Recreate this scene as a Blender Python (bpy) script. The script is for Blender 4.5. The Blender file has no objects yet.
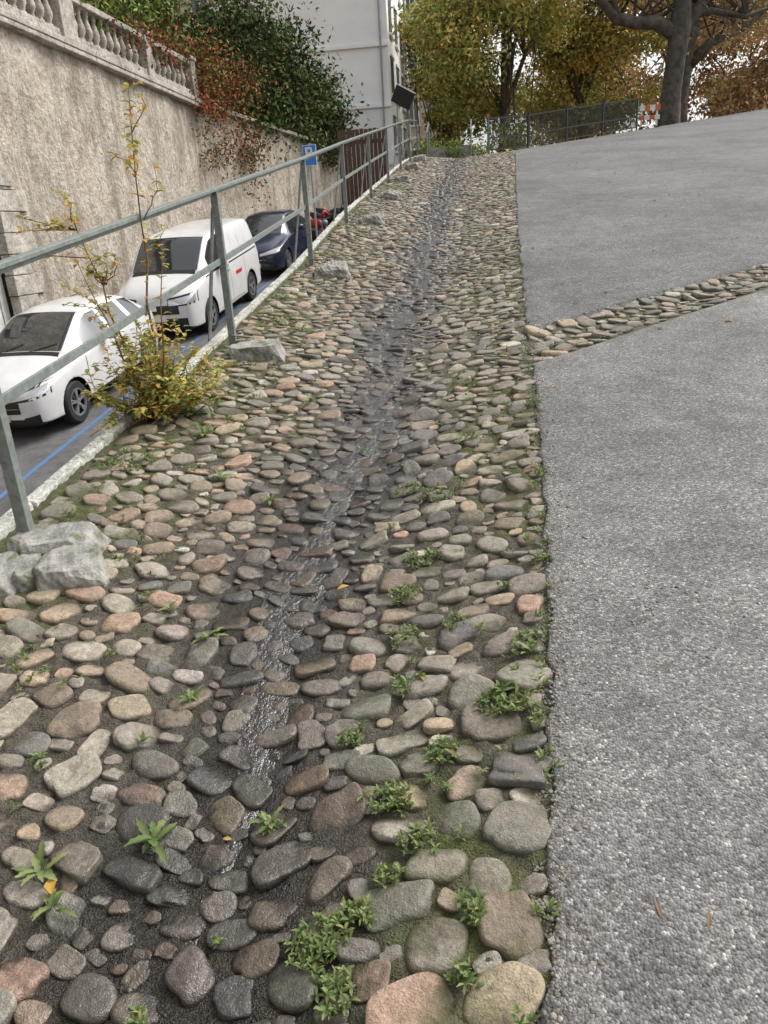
import bpy, math, random
import numpy as np
from mathutils import Vector, Matrix
from mathutils.bvhtree import BVHTree
random.seed(7); rng=np.random.default_rng(11)
S=.1388
scene=bpy.context.scene
# ------------------------------------------------------------------ terrain functions
def edge(y): return np.interp(y,[-5,1,1.66,2.17,3.33,4.7,5.84,9.14,15,26,40],[-.02,.12,.17,.21,.28,.33,.34,.44,.64,1.09,1.6])
def curbx(y): return np.interp(y,[-5,3,5,9,13,40],[-2.25,-2.16,-2.09,-2.12,-2.27,-2.3])
def crest(x): return 28+1.3*np.clip(np.asarray(x,float)-1.1,0,13)
def base(x,y):
    a=np.asarray(y,float); b=crest(x); k=.7
    return S*(-np.logaddexp(-k*a,-k*b)/k)
def wob(x,y):
    return .4*np.sin(x*5.1+y*1.7)+.3*np.sin(x*2.3-y*3.9+1)+.3*np.sin(x*9.7+y*6.1+2)
XC=-.66
def cyc(x): return 5.4+.875*(np.asarray(x,float)-.3)
def H(x,y):
    x=np.asarray(x,float); y=np.asarray(y,float)
    e=edge(y); u=np.where(x>XC,(x-XC)/(e-XC),(XC-x)/(1.25))
    d=.135*np.clip(1.03-np.sqrt(u*u+.035),0,1)
    d=np.where(x>e,0,d)
    c=np.clip(1-np.abs(y-cyc(x))/.5,0,1)*.05*np.clip((x-e+.2)/.3,0,1)
    inside=np.clip((e-x)/.15,0,1)
    return base(x,y)-d-c+wob(x,y)*.008*inside
def Hs(y):
    return np.interp(y,[-60,27,40,60,400],[-60*S-2.4,27*S-2.4,27*S-2.0,3.6,3.6])
def wallx(y): return np.interp(y,[-60,15.5,24,36,60],[-9.6,-9.0,-8.3,-6.7,-5.6])
# ------------------------------------------------------------------ mesh helpers
def link(o,parent=None):
    scene.collection.objects.link(o)
    if parent is not None: o.parent=parent
    return o
def empty(name,loc=(0,0,0)):
    o=bpy.data.objects.new(name,None); o.location=loc; o.empty_display_size=.2; link(o); return o
def npmesh(name,V,F,mats,cols=None,smooth=True,parent=None,midx=None,fx=None):
    V=np.asarray(V,np.float32); F=np.asarray(F,np.int32); n,k=F.shape
    me=bpy.data.meshes.new(name)
    me.vertices.add(len(V)); me.vertices.foreach_set('co',V.ravel())
    me.loops.add(n*k); me.loops.foreach_set('vertex_index',F.ravel())
    me.polygons.add(n); me.polygons.foreach_set('loop_start',np.arange(0,n*k,k,dtype=np.int32))
    if smooth: me.polygons.foreach_set('use_smooth',np.ones(n,bool))
    for m in mats: me.materials.append(m)
    if midx is not None: me.polygons.foreach_set('material_index',np.asarray(midx,np.int32))
    me.update(calc_edges=True)
    for nm,c in(('Col',cols),('fx',fx)):
        if c is not None:
            a=me.color_attributes.new(nm,'FLOAT_COLOR','POINT'); a.data.foreach_set('color',np.asarray(c,np.float32).ravel())
    me.validate()
    return link(bpy.data.objects.new(name,me),parent)
class MB:
    def __init__(s): s.v=[];s.f=[];s.m=[]
    def add(s,V,F,m=0):
        o=len(s.v); s.v+= [tuple(p) for p in V]; s.f+=[tuple(i+o for i in f) for f in F]; s.m+=[m]*len(F)
    def box(s,c,d,m=0,rot=None):
        P=[Vector((x*d[0]/2,y*d[1]/2,z*d[2]/2)) for x in(-1,1) for y in(-1,1) for z in(-1,1)]
        if rot is not None: P=[rot@p for p in P]
        P=[p+Vector(c) for p in P]
        s.add(P,[(0,1,3,2),(4,6,7,5),(0,4,5,1),(2,3,7,6),(0,2,6,4),(1,5,7,3)],m)
    def beam(s,a,b,w,h,m=0,up=(0,0,1)):
        a=Vector(a);b=Vector(b);t=(b-a);L=t.length;t.normalize()
        x=t.cross(Vector(up)); 
        if x.length<1e-3: x=t.cross(Vector((0,1,0)))
        x.normalize(); u=x.cross(t)
        R=Matrix((x,t,u)).transposed(); s.box((a+b)/2,(w,L,h),m,R)
    def tube(s,pts,rad,n=8,m=0,cap=True):
        pts=[Vector(p) for p in pts]; 
        if not hasattr(rad,'__len__'): rad=[rad]*len(pts)
        V=[];F=[];ref=Vector((0.3,1,0.1)).normalized()
        for i,p in enumerate(pts):
            t=(pts[min(i+1,len(pts)-1)]-pts[max(i-1,0)]).normalized()
            x=t.cross(ref)
            if x.length<.05: x=t.cross(Vector((1,0,0)))
            x.normalize(); y=t.cross(x)
            for j in range(n):
                a=2*math.pi*j/n; V.append(p+(x*math.cos(a)+y*math.sin(a))*rad[i])
        for i in range(len(pts)-1):
            for j in range(n):
                F.append((i*n+j,i*n+(j+1)%n,(i+1)*n+(j+1)%n,(i+1)*n+j))
        if cap: F.append(tuple(range(n))[::-1]); F.append(tuple((len(pts)-1)*n+j for j in range(n)))
        s.add(V,F,m)
    def lathe(s,prof,c,axis='z',n=16,m=0):
        V=[];F=[]
        for r,h in prof:
            for j in range(n):
                a=2*math.pi*j/n
                if axis=='z': V.append((c[0]+r*math.cos(a),c[1]+r*math.sin(a),c[2]+h))
                else: V.append((c[0]+h,c[1]+r*math.cos(a),c[2]+r*math.sin(a)))
        for i in range(len(prof)-1):
            for j in range(n): F.append((i*n+j,i*n+(j+1)%n,(i+1)*n+(j+1)%n,(i+1)*n+j))
        s.add(V,F,m)
    def obj(s,name,mats,smooth=False,parent=None,bevel=0):
        me=bpy.data.meshes.new(name); me.from_pydata(s.v,[],s.f)
        for m in mats: me.materials.append(m)
        for p,mi in zip(me.polygons,s.m): p.material_index=mi; p.use_smooth=smooth
        me.update(); o=link(bpy.data.objects.new(name,me),parent)
        if bevel:
            b=o.modifiers.new('b','BEVEL'); b.width=bevel; b.segments=2; b.limit_method='ANGLE'
        return o
def grid_faces(nr,nc):
    i=np.arange(nr-1)[:,None]*nc+np.arange(nc-1)[None]; i=i.ravel()
    return np.stack([i,i+1,i+nc+1,i+nc],1)
# ------------------------------------------------------------------ material helper
class NT:
    def __init__(s,name):
        s.mat=bpy.data.materials.new(name); s.mat.use_nodes=True; s.t=s.mat.node_tree; s.b=s.t.nodes['Principled BSDF']; s.co=None
    def n(s,ty,**k):
        nd=s.t.nodes.new(ty)
        for a,b in k.items(): setattr(nd,a,b)
        return nd
    def L(s,a,b): s.t.links.new(a,b)
    def pos(s):
        if s.co is None: s.co=s.n('ShaderNodeNewGeometry').outputs['Position']
        return s.co
    def noise(s,scale,detail=3,rough=.6,vec=None,sc=None):
        v=vec or s.pos()
        if sc: 
            m=s.n('ShaderNodeMapping'); m.inputs['Scale'].default_value=sc; s.L(v,m.inputs[0]); v=m.outputs[0]
        nd=s.n('ShaderNodeTexNoise'); nd.inputs['Scale'].default_value=scale; nd.inputs['Detail'].default_value=min(detail,4); nd.inputs['Roughness'].default_value=rough
        s.L(v,nd.inputs['Vector']); return nd.outputs['Fac']
    def ramp(s,fac,stops):
        nd=s.n('ShaderNodeValToRGB'); cr=nd.color_ramp
        while len(cr.elements)<len(stops): cr.elements.new(.5)
        for e,(p,c) in zip(cr.elements,stops):
            e.position=p; e.color=(c,c,c,1) if not hasattr(c,'__len__') else (*c,1)
        s.L(fac,nd.inputs[0]); return nd.outputs[0]
    def mix(s,a,b,fac,mode='MIX'):
        nd=s.n('ShaderNodeMix',data_type='RGBA',blend_type=mode)
        for v,i in((fac,0),(a,6),(b,7)):
            if hasattr(v,'is_linked') or hasattr(v,'links'): s.L(v,nd.inputs[i])
            elif i==0: nd.inputs[0].default_value=v
            else: nd.inputs[i].default_value=(*v,1)
        return nd.outputs[2]
    def math(s,op,a,b=0,c=None,clamp=False):
        nd=s.n('ShaderNodeMath',operation=op,use_clamp=clamp)
        for i,v in enumerate((a,b)+((c,) if c is not None else ())):
            if hasattr(v,'links'): s.L(v,nd.inputs[i])
            else: nd.inputs[i].default_value=v
        return nd.outputs[0]
    def attr(s,name): 
        nd=s.n('ShaderNodeAttribute',attribute_name=name); return nd
    def sep(s,c):
        nd=s.n('ShaderNodeSeparateColor'); s.L(c,nd.inputs[0]); return nd.outputs
    def bump(s,h,dist=.01,strength=1):
        nd=s.n('ShaderNodeBump'); nd.inputs['Distance'].default_value=dist; nd.inputs['Strength'].default_value=strength
        s.L(h,nd.inputs['Height']); s.L(nd.outputs[0],s.b.inputs['Normal'])
    def col(s,c): 
        if hasattr(c,'links'): s.L(c,s.b.inputs['Base Color'])
        else: s.b.inputs['Base Color'].default_value=(*c,1)
    def rough(s,c):
        if hasattr(c,'links'): s.L(c,s.b.inputs['Roughness'])
        else: s.b.inputs['Roughness'].default_value=c
def simple(name,c,rough=.6,metal=0,var=.25,scale=8,bump=0):
    m=NT(name); n=m.noise(scale)
    k=m.ramp(n,[(.25,1-var),(.75,1+var*.6)])
    m.col(m.mix(c,k,1.0,'MULTIPLY')); m.rough(rough); m.b.inputs['Metallic'].default_value=metal
    if bump: m.bump(n,bump)
    return m.mat
# ---- stone material
m=NT('cobble_stone'); A=m.attr('Col').outputs['Color']; fx=m.attr('fx'); h,wet,moss=m.sep(fx.outputs['Color'])[:3]
n1=m.noise(42,4,.68); n2=m.noise(210,2,.6); n3=m.noise(13,2)
c=m.mix(A,m.ramp(n1,[(.3,.55),(.7,1.34)]),1,'MULTIPLY')
c=m.mix(c,m.ramp(n2,[(.35,.76),(.65,1.2)]),1,'MULTIPLY')
c=m.mix(c,(.20,.170,.13),m.ramp(n3,[(.40,.08),(.64,.55)]))
c=m.mix(c,(.42,.40,.35),m.math('MULTIPLY',m.ramp(n1,[(.60,0),(.72,.45)]),m.math('SUBTRACT',.6,wet,clamp=True)))
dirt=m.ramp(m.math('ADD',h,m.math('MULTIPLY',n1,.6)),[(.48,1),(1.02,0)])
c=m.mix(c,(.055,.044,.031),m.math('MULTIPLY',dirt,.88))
mf=m.math('MULTIPLY',moss,m.ramp(m.math('ADD',m.math('MULTIPLY',h,.55),n3),[(.6,1),(1.05,0)]))
c=m.mix(c,m.mix((.055,.062,.018),(.11,.12,.04),n2),m.math('MULTIPLY',mf,.7))
c=m.mix(c,(.32,.32,.34),wet,'MULTIPLY')
m.col(c); m.rough(m.math('SUBTRACT',.85,m.math('MULTIPLY',wet,.74)))
m.bump(m.math('ADD',n1,m.math('MULTIPLY',n2,.35)),.008,.9); M_stone=m.mat
# ---- soil
m=NT('soil'); fx=m.attr('fx'); hh,wet,moss=m.sep(fx.outputs['Color'])[:3]
n1=m.noise(45,4,.7); n2=m.noise(7,4,.65); n3=m.noise(170,2,.6)
c=m.ramp(n1,[(.3,(.040,.034,.026)),(.55,(.082,.070,.053)),(.75,(.135,.118,.09))])
c=m.mix(c,m.ramp(n3,[(.35,.65),(.65,1.4)]),1,'MULTIPLY')
mf=m.ramp(m.math('ADD',n2,m.math('MULTIPLY',moss,.26)),[(.56,0),(.80,.95)])
c=m.mix(c,m.ramp(n3,[(.3,(.036,.044,.012)),(.7,(.115,.13,.035))]),mf)
c=m.mix(c,(.32,.31,.31),wet,'MULTIPLY'); m.col(c)
m.rough(m.math('SUBTRACT',.88,m.math('MULTIPLY',wet,.74)))
m.bump(m.math('ADD',n1,n3),.012,1); M_soil=m.mat
# ---- asphalt
def asphalt(name,tone,tint=(1,1,.98),agg=1.0,sc=150,bs=.8):
    m=NT(name); vn=m.n('ShaderNodeTexVoronoi'); vn.inputs['Scale'].default_value=sc; m.L(m.pos(),vn.inputs['Vector']); v=m.sep(vn.outputs['Color'])
    big=m.noise(.5,4,.65); mid=m.noise(5,4,.7); fine=m.noise(300,2)
    k=m.ramp(v[0],[(0,.42),(.5,.88),(.8,1.18),(.93,1.5),(1,2.4)])
    c=m.mix(tuple(tone*t for t in tint),k,agg,'MULTIPLY')
    c=m.mix(c,m.ramp(fine,[(.3,.66),(.7,1.34)]),1,'MULTIPLY')
    c=m.mix(c,m.ramp(big,[(.3,.66),(.7,1.24)]),1,'MULTIPLY'); c=m.mix(c,m.ramp(mid,[(.3,.72),(.7,1.22)]),1,'MULTIPLY')
    m.col(c); m.rough(.85)
    m.bump(m.math('ADD',m.math('MULTIPLY',vn.outputs['Distance'],-1.0),m.math('MULTIPLY',fine,.5)),.005,bs)
    return m.mat
M_asl=asphalt('asphalt_coarse',.166,(1.03,1,.95),1,130,1); M_asu=asphalt('asphalt_smooth',.122,(1,1,1),1,95,1); M_ass=asphalt('asphalt_street',.13,(1,1,1.03),.4)
# ---- wall plaster
m=NT('old_plaster'); n1=m.noise(1.6,4,.7); n2=m.noise(11,4,.75); st=m.noise(1.1,4,.7,sc=(2.2,2.2,.25))
c=m.ramp(n1,[(.3,(.32,.275,.215)),(.5,(.52,.46,.38)),(.7,(.63,.58,.50))])
c=m.mix(c,m.ramp(n2,[(.3,.5),(.55,1.0),(.75,1.14)]),1,'MULTIPLY')
c=m.mix(c,(.17,.14,.11),m.math('MULTIPLY',m.ramp(st,[(.48,0),(.68,1)]),.75))
c=m.mix(c,(.24,.19,.14),m.ramp(m.noise(4,4,.75),[(.55,0),(.66,.7)]))
m.col(c); m.rough(.9); m.bump(n2,.09,1); M_wall=m.mat
# ---- limestone
m=NT('limestone'); n1=m.noise(7,4,.7); n2=m.noise(60,4,.7)
c=m.ramp(n1,[(.3,(.16,.155,.14)),(.5,(.27,.26,.24)),(.7,(.36,.35,.32))]); c=m.mix(c,m.ramp(n2,[(.3,.65),(.6,1.1)]),1,'MULTIPLY')
c=m.mix(c,(.08,.09,.03),m.ramp(m.noise(11,3),[(.52,0),(.64,.7)]))
m.col(c); m.rough(.9); m.bump(m.math('ADD',n1,m.math('MULTIPLY',n2,.4)),.012,1); M_lime=m.mat
m=NT('curb_stone'); n1=m.noise(6,4,.7); n2=m.noise(50,4,.7)
c=m.ramp(n1,[(.3,(.30,.29,.26)),(.5,(.52,.51,.47)),(.7,(.66,.65,.61))]); c=m.mix(c,m.ramp(n2,[(.3,.5),(.6,1.1)]),1,'MULTIPLY')
c=m.mix(c,(.09,.10,.035),m.ramp(m.noise(8,4,.7),[(.54,0),(.66,.85)]))
m.col(c); m.rough(.9); m.bump(n2,.02,1); M_curb=m.mat
m=NT('balustrade_stone'); n1=m.noise(3,4,.7); n2=m.noise(20,4,.7)
c=m.ramp(n1,[(.3,(.22,.20,.165)),(.5,(.38,.35,.305)),(.7,(.52,.49,.44))]); c=m.mix(c,m.ramp(n2,[(.3,.5),(.6,1.1)]),1,'MULTIPLY')
m.col(c); m.rough(.9); m.bump(n2,.02,.8); M_bal=m.mat
m=NT('ground_litter'); c=m.ramp(m.noise(3,4,.75),[(.3,(.14,.11,.06)),(.5,(.32,.20,.10)),(.7,(.46,.32,.17))]); m.col(c); m.rough(.95); M_ground=m.mat
M_rail=simple('rail_paint',(.18,.205,.19),.45,.1,.4,25,.002)
M_dark=simple('dark_rubber',(.018,.018,.02),.75)
M_black=simple('black_plastic',(.012,.012,.013),.45)
M_alloy=simple('alloy',(.45,.46,.48),.3,.8)
def paint(name,c,rough=.25):
    m=NT(name); n=m.noise(3,4); m.col(m.mix(c,m.ramp(n,[(.3,.9),(.7,1.04)]),1,'MULTIPLY')); m.rough(rough); m.b.inputs['Coat Weight'].default_value=.6; m.b.inputs['Coat Roughness'].default_value=.05; return m.mat
M_white=paint('white_paint',(.66,.67,.68)); M_blue=paint('blue_paint',(.012,.022,.05))
M_glass=NT('car_glass'); M_glass.col((.02,.025,.028)); M_glass.rough(.04); M_glass.b.inputs['Specular IOR Level'].default_value=1.0; M_glass.b.inputs['IOR'].default_value=1.7; M_glass=M_glass.mat
M_lamp=NT('lamp_glass'); M_lamp.col((.55,.57,.6)); M_lamp.rough(.08); M_lamp.b.inputs['Metallic'].default_value=.5; M_lamp=M_lamp.mat
M_red=simple('red_trim',(.5,.02,.02),.4); M_plate=simple('plate_white',(.7,.7,.68),.5); M_chrome=simple('chrome',(.6,.6,.62),.15,1)
M_bark=simple('bark',(.10,.085,.07),.95,0,.7,3,.08)
M_wood=simple('brown_wood',(.10,.06,.038),.8,0,.4,6,.01)
m=NT('leaf'); A=m.attr('Col').outputs['Color']; m.col(A); m.rough(.6)
tr=m.n('ShaderNodeBsdfTranslucent'); m.L(A,tr.inputs[0]); mx=m.n('ShaderNodeMixShader'); mx.inputs[0].default_value=.4
m.L(m.b.outputs[0],mx.inputs[1]); m.L(tr.outputs[0],mx.inputs[2]); m.L(mx.outputs[0],m.t.nodes['Material Output'].inputs[0]); M_leaf=m.mat
m=NT('tree_leaf'); A=m.attr('Col').outputs['Color']; df=m.n('ShaderNodeBsdfDiffuse'); m.L(A,df.inputs[0]); m.L(df.outputs[0],m.t.nodes['Material Output'].inputs[0]); m.t.nodes.remove(m.b); M_tleaf=m.mat
m=NT('water'); m.col((.020,.017,.014)); m.rough(.04); m.b.inputs['IOR'].default_value=1.5; m.b.inputs['Specular IOR Level'].default_value=1; m.bump(m.noise(34,4,.65,sc=(1,.6,1)),.018,1); M_water=m.mat
# ------------------------------------------------------------------ GROUND SHEET
ys=np.concatenate([np.linspace(-60,-4,8),np.linspace(-3,60,90),[70,90,120,170,250,400]])
rows=[]
for y in ys:
    w=float(wallx(y)); hs=float(Hs(y))-.05; ter=5.3 if y<41 else max(5.3-(y-41)*.2,4.5)
    r=[(-400,ter),(-100,ter),(-40,ter),(w-.6,ter),(w-.59,hs),(-6,hs),(-2.5,hs),(-2.49,hs)]
    cx=float(curbx(y))-.07
    r[-2]=(cx-.01,hs); r[-1]=(cx,float(base(-2,y))-.2)
    for x in [-1.3,-.66,-.1,.4,1,2,3,5,7,9,11,14,18,30,60,120,400]:
        r.append((x,float(base(x,y))-.27 if x<.2 else float(base(x,y))-.1))
    rows.append([(x,y,z) for x,z in r])
nc=len(rows[0]); V=np.array(rows).reshape(-1,3)
npmesh('ground',V,grid_faces(len(ys),nc),[M_ground],smooth=False)
# ------------------------------------------------------------------ COBBLED PATH : soil bed
path=empty('cobblestone_path')
def wetness(x,y):
    w=.13+.05*np.sin(y*2.1)+.05*np.sin(y*5.3+1)
    w=np.where(y<3.5,w+.12,w+.07); xo=XC+.07*np.sin(y*1.7)-.05-np.clip(2.2-y,0,1)*.06
    return np.clip(1.5-np.abs(x-xo)/w*.75,0,1)
def mossy(x,y):
    e=edge(y); r=np.clip((x-(-.35))/.3,0,1)*.85*np.clip(.6+.5*np.sin(y*1.9+x*3),.35,1)+np.clip((x-(e-.08))/.08,0,1)*.3
    l=np.clip((-1.45-x)/.3,0,1)*1.0*np.clip((y-1.4)/1.5,.25,1)
    return np.clip(np.maximum(r,l)+.22+.25*np.sin(x*4+y*2.3)*np.sin(y*1.1),0,1)*(1-wetness(x,y)*.9)
yv=np.concatenate([np.arange(-1,5,.014),np.arange(5,12,.04),np.arange(12,33,.12)])
u=np.linspace(0,1,190); Y,Uu=np.meshgrid(yv,u,indexing='ij'); X=curbx(Y)+Uu*(edge(Y)+.03-curbx(Y))
fine=.004*np.sin(X*61+Y*23)+.003*np.sin(X*97-Y*71)+.003*np.sin(Y*113+X*31)
Z=H(X,Y)+fine*(1-.4*wetness(X,Y))
V=np.stack([X,Y,Z],-1).reshape(-1,3)
fxs=np.stack([X*0,wetness(X,Y),mossy(X,Y),X*0+1],-1).reshape(-1,4)
npmesh('soil_bed',V,grid_faces(len(yv),len(u)),[M_soil],parent=path,fx=fxs)
t=np.linspace(0,14,280); vv=np.linspace(-.62,.62,16); T,VV=np.meshgrid(t,vv,indexing='ij')
X=edge(5.4)+.0+T; Y=cyc(X)+VV; Z=H(X,Y)+.003*np.sin(X*61+Y*23)-.004
fxs=np.stack([X*0,X*0,X*0+.35,X*0+1],-1).reshape(-1,4)
npmesh('cross_gutter_bed',np.stack([X,Y,Z],-1).reshape(-1,3),grid_faces(len(t),len(vv)),[M_soil],parent=path,fx=fxs)
# ------------------------------------------------------------------ stones : variable-radius packing
import bmesh
def ico(sub):
    bm=bmesh.new(); bmesh.ops.create_icosphere(bm,subdivisions=sub,radius=1); 
    V=np.array([v.co[:] for v in bm.verts]); F=np.array([[v.index for v in f.verts] for f in bm.faces]); bm.free(); return V,F
ICO={k:ico(k) for k in(1,2,3,4)}
AS=1.36
placed=[]; cell=.16; gridd={}
blocks=[(-1.76,2.62,.18,.17),(-2.0,2.52,.2,.14),(-1.70,5.5,.17,.14),(-1.62,8.4,.17,.17),(-1.66,12.2,.17,.17),(-1.7,15.2,.17,.17)]
def try_put(x,y,r):
    X_=x/AS; i=int(math.floor(X_/cell)); j=int(math.floor(y/cell))
    for a in range(i-1,i+2):
        for b in range(j-1,j+2):
            for (px,py,pr) in gridd.get((a,b),()):
                if (px-X_)**2+(py-y)**2<(pr+r)**2: return False
    gridd.setdefault((i,j),[]).append((X_,y,r)); placed.append((x,y,r)); return True
def size_at(x,y):
    e=float(edge(y))
    if x>e: return .050
    if abs(x-XC)<.25: return .038
    if x>e-.3 and y<2.2: return .053
    if x>XC: return .043
    return .044
lv=[(1.22,9000),(1.05,24000),(.88,40000),(.72,50000),(.58,50000),(.45,50000)]
for f_,n_ in lv:
    rx=rng.random(n_); ry=rng.random(n_); rr=rng.random(n_); pw=1.15 if f_>.7 else 1.6
    for k in range(n_):
        if k%12==0:
            x=.2+rx[k]*9; y=float(cyc(x))+(ry[k]-.5)*.66
            if x<float(edge(y))+.03: continue
        else:
            y=.55+ry[k]**pw*30; c0=float(curbx(y)); e=float(edge(y)); x=c0+.1+rx[k]*(e-c0-.12)
        if f_<.7 and y>13: continue
        if any(abs(x-b[0])<b[2] and abs(y-b[1])<b[3] for b in blocks): continue
        r=size_at(x,y)*f_*(.84+.3*rr[k])
        if k%12 and x+r*1.1>e: continue
        try_put(x,y,r)
P=np.array(placed); N=len(P); print('stones',N)
pal=np.array([(.23,.205,.17),(.275,.245,.20),(.165,.152,.135),(.33,.295,.235),(.36,.28,.19),(.39,.26,.185),(.115,.112,.11),(.44,.405,.34),(.25,.195,.14),(.20,.195,.155)])
def build_stones(name,idx,sub,parent):
    T,F=ICO[sub]; n=len(idx)
    x,y,r=P[idx].T; 
    left=np.clip((-x-.75)/.5,0,1)*np.clip(1.6-y/8,.3,1)
    w=np.array([.19,.19,.12,.12,.08,.04,.06,.03,.15,.09]); w2=np.array([.12,.15,.05,.16,.19,.14,.02,.06,.15,.02])
    ci=np.array([rng.choice(10,p=(w*(1-l)+w2*l)/(w*(1-l)+w2*l).sum()) for l in left])
    col=pal[ci]*rng.uniform(.72,1.2,(n,1))*rng.uniform(.96,1.04,(n,3))
    ex=rng.uniform(.58,.95,(n,1,1)); t=np.sign(T)[None]*np.abs(T)[None]**ex
    t[...,2]=np.tanh(t[...,2]*2.0)/np.tanh(2.0)
    for q in range(4):
        kd=rng.normal(size=(n,1,3))*(1.1+.8*q); ph=rng.uniform(0,6.28,(n,1)); amp=(.12,.10,.06,.045)[q]
        t=t*(1+amp*np.sin((T[None]*kd).sum(-1)+ph))[...,None]
    asp=rng.uniform(.8,1.3,n); a=r*AS*asp**.5*rng.uniform(.93,1.04,n); b=r*rng.uniform(.94,1.08,n)/asp**.4; c=r*rng.uniform(.40,.56,n)
    t=t*np.stack([a,b,c],-1)[:,None,:]
    tx=rng.normal(0,.12,n)[:,None]; ty=rng.normal(0,.12,n)[:,None]
    z=t[...,2]+t[...,0]*ty+t[...,1]*tx
    th=rng.normal(0,.30,n)+np.where(x>XC,.10,-.12)+np.where(rng.random(n)<.08,1.3,0); ct=np.cos(th)[:,None]; sn=np.sin(th)[:,None]
    xx=t[...,0]*ct-t[...,1]*sn; yy=t[...,0]*sn+t[...,1]*ct
    wx=x[:,None]+xx; wy=y[:,None]+yy
    sink=np.where(wetness(x,y)>.5,.40,.38)+rng.uniform(-.2,.22,n)
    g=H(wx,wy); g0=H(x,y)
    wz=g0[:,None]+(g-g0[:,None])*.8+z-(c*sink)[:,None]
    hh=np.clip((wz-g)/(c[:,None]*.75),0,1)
    V=np.stack([wx,wy,wz],-1).reshape(-1,3); nv=len(T)
    FF=(F[None]+(np.arange(n)*nv)[:,None,None]).reshape(-1,3)
    C=np.repeat(np.concatenate([col,np.ones((n,1))],1),nv,0)
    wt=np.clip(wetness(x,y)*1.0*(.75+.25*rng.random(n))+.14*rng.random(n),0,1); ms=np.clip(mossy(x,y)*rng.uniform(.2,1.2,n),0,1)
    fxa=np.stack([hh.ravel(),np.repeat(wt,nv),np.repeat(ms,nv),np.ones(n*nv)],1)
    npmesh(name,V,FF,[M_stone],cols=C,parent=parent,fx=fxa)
I=np.arange(N); yy=P[:,1]
build_stones('cobbles_near',I[yy<1.9],4,path); build_stones('cobbles_mid',I[(yy>=1.9)&(yy<7)],3,path); build_stones('cobbles_far',I[yy>=7],2,path)
# water trickle
yv=np.concatenate([np.arange(1.15,6,.03),np.arange(6,30,.15)]); uu=np.linspace(-1,1,11)
Y,U=np.meshgrid(yv,uu,indexing='ij'); cx=XC-.03+.06*np.sin(Y*1.7)+.03*np.sin(Y*4.9)-np.clip(2.2-Y,0,1)*.05; hw=np.interp(Y,[1.15,1.5,3,4,30],[.02,.06,.09,.14,.17])*(1+.35*np.sin(Y*3.3)+.25*np.sin(Y*7.7))
X=cx+U*hw; Z=np.maximum(H(cx,Y),H(X,Y)-.003)+np.interp(Y,[1.15,1.6,3,5,30],[.001,.007,.009,.010,.011])-.004*np.abs(U)
npmesh('water_trickle',np.stack([X,Y,Z],-1).reshape(-1,3),grid_faces(len(yv),len(uu)),[M_water],parent=path)
# ------------------------------------------------------------------ ASPHALT
tt=np.concatenate([[-.012,0],np.linspace(.02,1,30),np.linspace(1.2,30,50)])
vv=np.linspace(0,1,160); VV,T=np.meshgrid(vv,tt,indexing='ij')
def aspl(name,mat,low):
    xb=.32+np.maximum(T,0)
    if low: Y=-6+VV*(cyc(xb)-.36+6)
    else: Y=cyc(xb)+.36+VV**1.3*(np.maximum(crest(xb)+5-cyc(xb),3))
    rag=(.012*np.sin(Y*17)+.009*np.sin(Y*41+1)+.006*np.sin(Y*89))*np.exp(-np.maximum(T,0)*8)
    X=edge(Y)+T+rag; Y=Y+(.012*np.sin(X*15)+.008*np.sin(X*37))*(VV>.995 if low else VV<.005)
    Z=base(X,Y)+.012+.006*np.sin(X*1.9+Y*.7)*np.sin(Y*1.3)*np.clip(T*3,0,1); Z=np.where(T<0,Z-.07,Z)
    sel=(VV>.995) if low else (VV<.004)
    Z=np.where(sel,Z-.03,Z)
    npmesh(name,np.stack([X,Y,Z],-1).reshape(-1,3),grid_faces(len(vv),len(tt)),[mat])
aspl('asphalt_pavement',M_asl,True); aspl('asphalt_pavement',M_asu,False)
# gravel
def pebbles(name,x,y,rmin,rmax,sub=2):
    T,F=ICO[sub]; n=len(x); r=rng.uniform(rmin,rmax,n)*np.clip(rng.lognormal(0,.35,n),.5,2)
    sc=np.stack([r*rng.uniform(.8,1.4,n),r*rng.uniform(.8,1.2,n),r*rng.uniform(.45,.8,n)],-1)
    t=T[None]*(1+.18*rng.normal(size=(n,len(T))))[...,None]*sc[:,None]; th=rng.uniform(0,6.28,n)[:,None]
    X=x[:,None]+t[...,0]*np.cos(th)-t[...,1]*np.sin(th); Y=y[:,None]+t[...,0]*np.sin(th)+t[...,1]*np.cos(th)
    z0=np.where(x>edge(y),base(x,y)+.012,H(x,y)); Z=z0[:,None]+t[...,2]+S*(Y-y[:,None])+sc[:,2:3]*.1
    g=rng.uniform(.08,.28,(n,1)); c=np.concatenate([g*rng.uniform(1,1.12,(n,1)),g,g*rng.uniform(.8,.98,(n,1)),np.ones((n,1))],1); nv=len(T)
    fxa=np.tile([1,0,0,1],(n*nv,1))
    npmesh(name,np.stack([X,Y,Z],-1).reshape(-1,3),(F[None]+(np.arange(n)*nv)[:,None,None]).reshape(-1,3),[M_stone],cols=np.repeat(c,nv,0),smooth=False,fx=fxa)
y1=.7+rng.random(5600)**1.5*7; x1=edge(y1)+rng.exponential(.038,5600)-.04
y2=.7+rng.random(2600)**1.5*1.8; x2=edge(y2)+rng.random(2600)**1.4*1.1
x3=.3+rng.random(700)*4; y3=cyc(x3)+rng.choice([-1,1],700)*(.37-rng.exponential(.02,700))
pebbles('gravel',np.concatenate([x1,x2,x3]),np.concatenate([y1,y2,y3]),.0018,.0044)
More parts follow.
